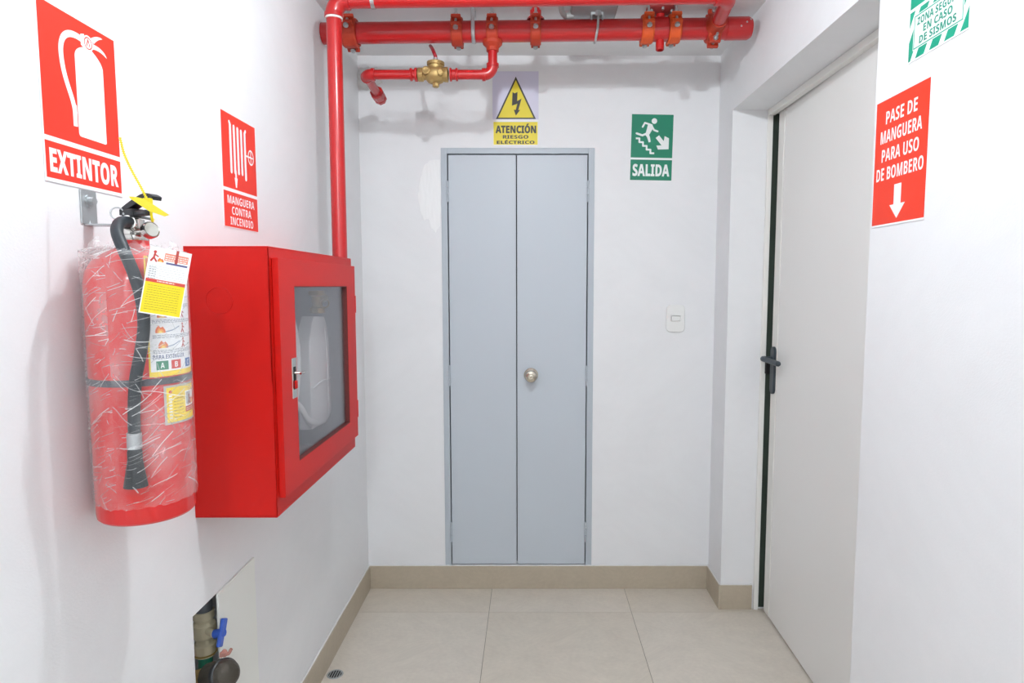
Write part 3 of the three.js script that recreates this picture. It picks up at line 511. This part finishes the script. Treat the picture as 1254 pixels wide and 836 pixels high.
  const texSmall = canvasTex(512, 420, (c, w, h) => {
    c.fillStyle = '#b7b3ac'; c.fillRect(0, 0, w, h); c.fillStyle = '#f4d422'; c.fillRect(22, 22, w - 44, h - 44);
    c.fillStyle = '#d1481f'; c.beginPath(); c.arc(60, 70, 16, 0, 7); c.fill();
    for (let k = 0; k < 8; k++) { c.fillStyle = '#f3efe0'; c.fillRect(44, 104 + k * 34, 30, 20); lines(c, 90, 110 + k * 34, 110, 1, 20, '#8a6d1c', 6); }
    c.fillStyle = '#ececec'; c.fillRect(230, 90, 240, 200); c.fillStyle = '#a9acb2'; c.fillRect(245, 105, 80, 130); flame(c, 380, 240, 1.3); man(c, 300, 240, 1.6, '#8b3a2d'); c.fillStyle = '#c33a25'; c.fillRect(230, 260, 240, 60); lines(c, 244, 278, 210, 2, 20, '#f1e2d0', 7);
  });
  const lab2 = mesh('service_label', arc(0.158, 0.222, TH0 + dg(24), TH0 + dg(96), ER + 0.0006), std(0xffffff, 0.35, { map: texSmall }), cyl); lab2.userData.label = 'small yellow service label';
  mesh('strap', turned([[ER + 0.0004, 0], [ER + 0.0022, 0.0008], [ER + 0.0022, 0.0102], [ER + 0.0004, 0.011]], V(0, 0.225, 0), V(0, 1, 0), 64), std(0x4b4c55, 0.6), g);
  // hose, ferrule and nozzle
  const L = (x, y, d) => V(x - EX, y - 0.985, ED - d);
  const hosePts = [L(-0.642, 1.470, 1.05), L(-0.6405, 1.467, 1.02), L(-0.634, 1.452, 0.999), L(-0.618, 1.425, 0.986), L(-0.603, 1.385, 0.986), L(-0.594, 1.343, 0.987), L(-0.593, 1.306, 0.987), L(-0.600, 1.266, 0.987), L(-0.609, 1.226, 0.986), L(-0.614, 1.18, 0.986), L(-0.616, 1.138, 0.986)];
  mesh('hose', bend(hosePts, 0.0088, 90, 16), M.rubber, g).userData.label = 'black rubber hose';
  mesh('ferrule', rod(L(-0.616, 1.141, 0.986), L(-0.6165, 1.116, 0.986), 0.0105, 0.0105, 24), M.zinc, g).userData.label = 'silver ferrule';
  mesh('nozzle', turned([[0.009, 0], [0.0105, 0.004], [0.0105, 0.018], [0.0165, 0.056], [0.0172, 0.06], [0.0145, 0.06], [0.008, 0.03], [0, 0.03]], L(-0.6165, 1.116, 0.986), V(-0.02, -1, 0), 28), M.blackPlastic, g).userData.label = 'black flared nozzle';
  // valve head
  mesh('valve_head', [turned([[0.021, 0], [0.022, 0.002], [0.022, 0.01], [0.016, 0.012], [0.015, 0.02], [0.017, 0.022], [0.017, 0.036], [0.012, 0.04], [0, 0.04]], V(0, 0.455, 0), V(0, 1, 0), 28), rod(V(0, 0.48, 0), V(0.01, 0.484, 0.03), 0.011, 0.0115, 18), rod(V(0, 0.472, 0), V(0.036, 0.472, 0.02), 0.007, 0.007, 14)], M.chrome, g);
  const ga = V(0.04, 0.472, 0.022), gd = V(0.9, 0.25, 0.45).normalize();
  mesh('pressure_gauge', turned([[0, -0.008], [0.011, -0.008], [0.0135, -0.004], [0.0135, 0.004], [0.0125, 0.006], [0.0112, 0.0045], [0, 0.0045]], ga, gd, 32), M.chrome, g).userData.label = 'round chrome pressure gauge';
  mesh('gauge_dial', turned([[0, 0], [0.011, 0], [0.011, 0.0006], [0, 0.0006]], ga.clone().addScaledVector(gd, 0.0047), gd, 24), std(0xbcb9b2, 0.3), g);
  const lower = [rspan(-0.013, 0.013, -0.008, 0.008, -0.022, 0.022, 0.003).translate(0, 0, 0.006), rspan(-0.008, 0.008, -0.006, 0.004, 0.02, 0.075, 0.003)];
  for (const q of lower) q.scale(0.8, 0.85, 0.72).rotateY(1.0).translate(0.006, 0.499, 0.012);
  mesh('carry_handle', lower, M.blackPlastic, g).userData.label = 'black carry handle';
  const lv = new THREE.Shape(); lv.moveTo(-0.03, 0); lv.quadraticCurveTo(0, 0.012, 0.045, 0.03); lv.quadraticCurveTo(0.066, 0.038, 0.085, 0.03); lv.lineTo(0.087, 0.035); lv.quadraticCurveTo(0.07, 0.046, 0.045, 0.04); lv.quadraticCurveTo(0, 0.026, -0.03, 0.01); lv.closePath();
  mesh('lever', new THREE.ExtrudeGeometry(lv, { depth: 0.016, bevelEnabled: true, bevelThickness: 0.002, bevelSize: 0.0015, bevelSegments: 2 }).translate(0, 0, -0.008).scale(0.62, 0.72, 0.9).rotateY(-0.35).translate(0.008, 0.498, 0.012), M.blackPlastic, g).userData.label = 'black squeeze lever';
  mesh('pull_pin', [new THREE.TorusGeometry(0.0125, 0.0016, 8, 28).rotateY(0.5).scale(0.75, 0.75, 0.75).translate(-0.012, 0.499, 0.02), rod(V(-0.004, 0.499, 0.018), V(0.04, 0.49, 0.016), 0.0022, 0.0022, 8)], M.zinc, g).userData.label = 'steel pull pin ring';
  // yellow seal
  const Z = (x, y, d = 1.02) => L(x, y, d);
  const tie = [Z(-0.6346, 1.5955), Z(-0.6296, 1.5721), Z(-0.6184, 1.5448), Z(-0.6069, 1.5223), Z(-0.5966, 1.4998)];
  const curve = new THREE.CatmullRomCurve3(tie), teeth = [bend(tie, 0.0011, 40, 6)];
  for (let k = 0; k < 30; k++) { const p = curve.getPointAt(k / 30); teeth.push(new THREE.BoxGeometry(0.0036, 0.0016, 0.0024).translate(p.x, p.y, p.z)); }
  const seal = mesh('safety_seal', [...teeth, rspan(-0.0058, 0.0058, -0.0055, 0.0055, -0.004, 0.004, 0.001).translate(...Z(-0.5966, 1.4985).toArray()), bend([Z(-0.5966, 1.4985), Z(-0.594, 1.485, 1.022), Z(-0.597, 1.47, 1.03), Z(-0.604, 1.474, 1.045)], 0.0019, 20, 6)], M.yellow, g);
  seal.userData.label = 'yellow plastic tie seal';
  const fl = new THREE.Shape(); fl.moveTo(-0.028, 0.012); fl.quadraticCurveTo(-0.01, 0.012, 0, 0.007); fl.lineTo(0.038, -0.02); fl.lineTo(0.03, -0.023); fl.lineTo(0.004, -0.014); fl.lineTo(-0.026, 0.008); fl.closePath();
  mesh('seal_flag', new THREE.ExtrudeGeometry(fl, { depth: 0.0012, bevelEnabled: false }).scale(0.82, 0.82, 1).rotateY(0.3).translate(...Z(-0.5955, 1.495, 1.014).toArray()), M.yellow, seal);
  // hanging inspection card
  const texCard = canvasTex(512, 900, (c, w, h) => {
    c.fillStyle = '#f6f5f4'; c.fillRect(0, 0, w, h); man(c, 70, 190, 2.1, '#c2332c'); flame(c, 150, 190, 0.9);
    c.fillStyle = '#e78a70'; c.fillRect(190, 60, 290, 100); lines(c, 200, 80, 270, 3, 28, '#fbe9e2', 14); c.fillStyle = '#b5453c'; c.fillRect(320, 0, 34, 190); c.fillStyle = '#5b5a8c'; c.fillRect(220, 180, 262, 24);
    lines(c, 30, 250, 440, 6, 30, '#c9c6c6', 5); lines(c, 30, 266, 90, 6, 30, '#8d8c90', 8);
    c.fillStyle = '#d2453a'; c.fillRect(14, 428, w - 28, 44); lines(c, 150, 442, 220, 1, 10, '#f8e4da', 14);
    c.fillStyle = '#f4dc1e'; c.fillRect(14, 472, w - 28, h - 488); lines(c, 50, 510, 400, 11, 32, '#b39a14', 7);
  });
  const card = mesh('inspection_card', new THREE.BoxGeometry(0.0565, 0.102, 0.0007), [std(0xf4f4f2, 0.4), std(0xf4f4f2, 0.4), std(0xf4f4f2, 0.4), std(0xf4f4f2, 0.4), std(0xffffff, 0.32, { map: texCard }), std(0xf4f4f2, 0.4)], g);
  card.position.copy(L(-0.5575, 1.373, 0.989)); card.rotation.set(0, 0.62, -0.2); card.userData.label = 'white and yellow inspection card';
  // plastic film
  const film = new THREE.CylinderGeometry(1, 1, 1, 220, 150, true), P = film.attributes.position;
  const hCurve = new THREE.CatmullRomCurve3([...hosePts, L(-0.6175, 1.05, 0.986)], false, 'centripetal').getPoints(160);
  const near = (y) => { let b = hCurve[0], e = 9; for (const p of hCurve) { const q = Math.abs(p.y - y); if (q < e) { e = q; b = p; } } return b; };
  for (let i = 0; i < P.count; i++) {
    const a = Math.atan2(P.getX(i), P.getZ(i)), f = P.getY(i) + 0.5, lip = 0.008 * perlin.noise(Math.cos(a) * 3, Math.sin(a) * 3, 4) + 0.006 * perlin.noise(Math.cos(a) * 9, Math.sin(a) * 9, 7);
    const y0 = 0.03 + 0.5 * lip, y1 = 0.45 + 1.6 * lip, y = y0 + (y1 - y0) * f;
    let r = ER + 0.0032;
    if (y > 0.39) r = ER + 0.0032 - 0.45 * Math.max(0, y - 0.395) * (0.7 + 0.5 * perlin.noise(Math.cos(a) * 4, Math.sin(a) * 4, 2));
    const p = near(y), pr = Math.hypot(p.x, p.z), pa = Math.atan2(p.x, p.z); let da = Math.atan2(Math.sin(a - pa), Math.cos(a - pa));
    const k = y < 0.14 ? 0.018 : 0.0115;
    if (y < 0.44) r = Math.max(r, ER + 0.003 + (pr + k - ER) * Math.exp(-Math.pow(da / 0.22, 2) * 0.9) * Math.min(1, Math.max(0, (y - 0.035) / 0.03)));
    r += 0.0005 * Math.abs(perlin.noise(Math.cos(a) * 6, Math.sin(a) * 6 + y * 14, y * 30)) + 0.0006 * Math.abs(perlin.noise(Math.cos(a) * 2.5 + y * 11, Math.sin(a) * 2.5 - y * 6, y * 9 + 5));
    P.setXYZ(i, r * Math.sin(a), y, r * Math.cos(a)); film.attributes.uv.setY(i, (y - 0.03) / 0.42);
  }
  film.computeVertexNormals();
  const filmAlpha = canvasTex(1024, 1024, (c, w, h) => {
    const R = rng(303), im = c.createImageData(w, h);
    for (let j = 0; j < h; j++) {
      const y = 0.45 - 0.42 * j / h, p = near(y), pu = Math.atan2(p.x, p.z) / (2 * Math.PI);
      for (let i = 0; i < w; i++) {
        let du = i / w - pu; du -= Math.round(du);
        const tight = y < 0.43 ? Math.exp(-Math.pow(du / 0.028, 2)) : 0;         // film stretched thin over the hose
        const n = 27 + 16 * perlin.noise(i / 60, j / 90, 3.3) + 16 * Math.abs(perlin.noise(i / 22, j / 30, 8.1)) + 60 * Math.max(0, perlin.noise(i / 130, j / 150, 5.5)) + 30 * Math.max(0, perlin.noise(i / 9, j / 12, 1.5) - 0.25);
        const q = 4 * (j * w + i), v = Math.max(6, n * (1 - 0.75 * tight)); im.data[q] = im.data[q + 1] = im.data[q + 2] = v; im.data[q + 3] = 255;
      }
    }
    c.putImageData(im, 0, 0);
    for (let k = 0; k < 900; k++) { const x = R() * w, y = R() * h, a = (R() < 0.65 ? -0.4 + (R() - 0.5) * 0.8 : (R() - 0.5) * 2.8), l = 15 + R() * R() * 170; c.strokeStyle = `rgba(255,255,255,${0.15 + R() * 0.6})`; c.lineWidth = 1 + R() * R() * 2.4; c.beginPath(); c.moveTo(x, y); c.quadraticCurveTo(x + Math.cos(a) * l / 2 + (R() - 0.5) * 10, y + Math.sin(a) * l / 2 + (R() - 0.5) * 10, x + Math.cos(a) * l, y + Math.sin(a) * l); c.stroke(); }
  }, false, [1, 1]);
  const fm = mesh('plastic_film', film, std(0xffffff, 0.25, { transparent: true, alphaMap: filmAlpha, side: THREE.DoubleSide, depthWrite: false, specularIntensity: 1 }), g);
  fm.userData.label = 'crinkled clear plastic film'; fm.castShadow = true;
}

// ---------------------------------------------------------------- water valve recess in the left wall
{
  const w = thing('water_valve', 'cream plastic water valve with blue handle inside the wall recess', 'valve', [-0.785, 0.2, -1.485]);
  mesh('supply_pipe', rod(V(0, 0, 0), V(0, 0.282, 0), 0.0165), M.greenPipe, w).userData.label = 'green pipe';
  mesh('body', [turned([[0.0165, 0], [0.024, 0.002], [0.024, 0.03], [0.02, 0.034], [0.02, 0.044], [0.026, 0.05], [0.0275, 0.065], [0.026, 0.08], [0.02, 0.086], [0.02, 0.092], [0.024, 0.095], [0.024, 0.112], [0.017, 0.114]], V(0, 0.282, 0), V(0, 1, 0), 24), rod(V(0, 0.347, 0), V(0.045, 0.356, 0.038), 0.009)], M.pvc, w);
  mesh('tie_wire', new THREE.TorusGeometry(0.0252, 0.0018, 6, 28).rotateX(Math.PI / 2).translate(0, 0.289, 0), std(0xa88d4a, 0.5), w);
  mesh('upper_pipe', rod(V(0, 0.39, 0), V(0, 0.452, 0), 0.0205), M.greyPipe, w).userData.label = 'grey pipe';
  mesh('handle', [rspan(-0.0045, 0.0045, -0.003, 0.03, -0.0115, 0.0095, 0.003).rotateX(-0.45).translate(0.063, 0.362, 0.04), rspan(-0.0045, 0.0045, -0.032, 0.003, -0.0075, 0.0115, 0.003).rotateX(-0.45).translate(0.063, 0.362, 0.04), rod(V(0.045, 0.356, 0.038), V(0.068, 0.362, 0.042), 0.0105, 0.0095, 16)], M.blue, w).userData.label = 'blue butterfly handle';
  const c = thing('access_cover', 'pale green-white cover plate pushed aside over the wall recess', 'cover', [XL, 0.19, -1.5485]);
  const s = new THREE.Shape(); const rr = rng(9); s.moveTo(-0.0985, 0); s.lineTo(0.0985, 0); for (let k = 0; k <= 16; k++) s.lineTo(0.0985 + (rr() - 0.5) * 0.004 - k * 0.0001, k * 0.029); s.lineTo(-0.0985, 0.462); s.closePath();
  mesh('plate', new THREE.ExtrudeGeometry(s, { depth: 0.004, bevelEnabled: true, bevelThickness: 0.0008, bevelSize: 0.0008, bevelSegments: 1 }).rotateY(Math.PI / 2).translate(0.001, 0, 0), M.plateGreen, c);
  const m = thing('water_meter', 'dark weathered round meter poking out of the wall recess', 'meter', [-0.69, 0.5, -1.378]);
  mesh('body', turned([[0, -0.05], [0.03, -0.05], [0.031, -0.03], [0.032, 0], [0.031, 0.012], [0.027, 0.022], [0.02, 0.027], [0, 0.028]], V(0, 0, 0), V(0.75, 0.35, 0.4), 36), M.meter, m);
  mesh('rim', turned([[0.031, -0.004], [0.034, -0.002], [0.034, 0.008], [0.031, 0.01]], V(0, 0, 0), V(0.75, 0.35, 0.4), 36), M.blackPlastic, m);
  mesh('connector', [rod(V(-0.06, -0.02, -0.02), V(-0.12, -0.02, -0.03), 0.014), rod(V(-0.012, 0, 0), V(-0.065, -0.02, -0.02), 0.018)], M.brass, m);
  mesh('seal_wire', [bend([V(-0.01, 0.034, -0.01), V(-0.004, 0.046, -0.018), V(0.006, 0.04, -0.012), V(0.014, 0.052, -0.014)], 0.0035, 20, 8), rspan(-0.007, 0.007, -0.005, 0.005, -0.004, 0.004, 0.001).translate(-0.004, 0.04, -0.012)], M.copperRed, m).userData.label = 'pinkish seal';
}

// ---------------------------------------------------------------- floor drain
{
  const g = thing('floor_drain', 'small round metal floor drain beside the left baseboard', 'drain', [-0.692, 0, -2.172]);
  mesh('rim', turned([[0.0225, 0.0005], [0.023, 0.0022], [0.027, 0.0022], [0.0285, 0.0004]], V(0, 0, 0), V(0, 1, 0), 36), M.zincDull, g);
  mesh('well', turned([[0, 0.0004], [0.023, 0.0004], [0.023, 0.0002]], V(0, 0, 0), V(0, 1, 0), 28), M.dark, g);
  for (let k = -2; k <= 2; k++) { const l = Math.sqrt(0.0228 ** 2 - (k * 0.0085) ** 2); mesh('bar', span(k * 0.0085 - 0.0014, k * 0.0085 + 0.0014, 0.0006, 0.002, -l, l), M.zincDull, g); }
}

// ---------------------------------------------------------------- ceiling lamps
function ceilingLamp(x, d, power, label) {
  const g = thing('ceiling_bulb', label, 'lamp', [x, CEIL, -d], 'bulbs on the corridor ceiling');
  mesh('socket', turned([[0, 0], [0.042, 0], [0.042, 0.004], [0.024, 0.008], [0.019, 0.018], [0, 0.018]], V(0, 0, 0), V(0, -1, 0)), M.whitePlastic, g);
  const b = mesh('bulb', turned([[0, 0.075], [0.012, 0.073], [0.023, 0.064], [0.028, 0.051], [0.026, 0.038], [0.018, 0.024], [0.0165, 0.0185], [0, 0.0185]], V(0, 0, 0), V(0, -1, 0)), new THREE.MeshStandardMaterial({ color: 0xffffff, emissive: 0xffffff, emissiveIntensity: 6 }), g);
  b.castShadow = false;
  const l = new THREE.PointLight(new THREE.Color().setRGB(0.9, 0.972, 1.015), power, 0, 2); l.position.set(0, -0.05, 0); l.castShadow = true; l.shadow.radius = 0.95; l.name = 'bulb_light'; g.add(l);
}
ceilingLamp(-0.05, 1.17, LAMP_MAIN, 'bare white bulb on the ceiling between extinguisher and cream door');
ceilingLamp(0.03, -1.2, LAMP_REAR, 'bare white bulb on the ceiling behind the viewpoint');
ceilingLamp(0.03, -3.4, LAMP_REAR, 'bare white bulb near the end wall of the corridor');

renderer.render(scene, camera);
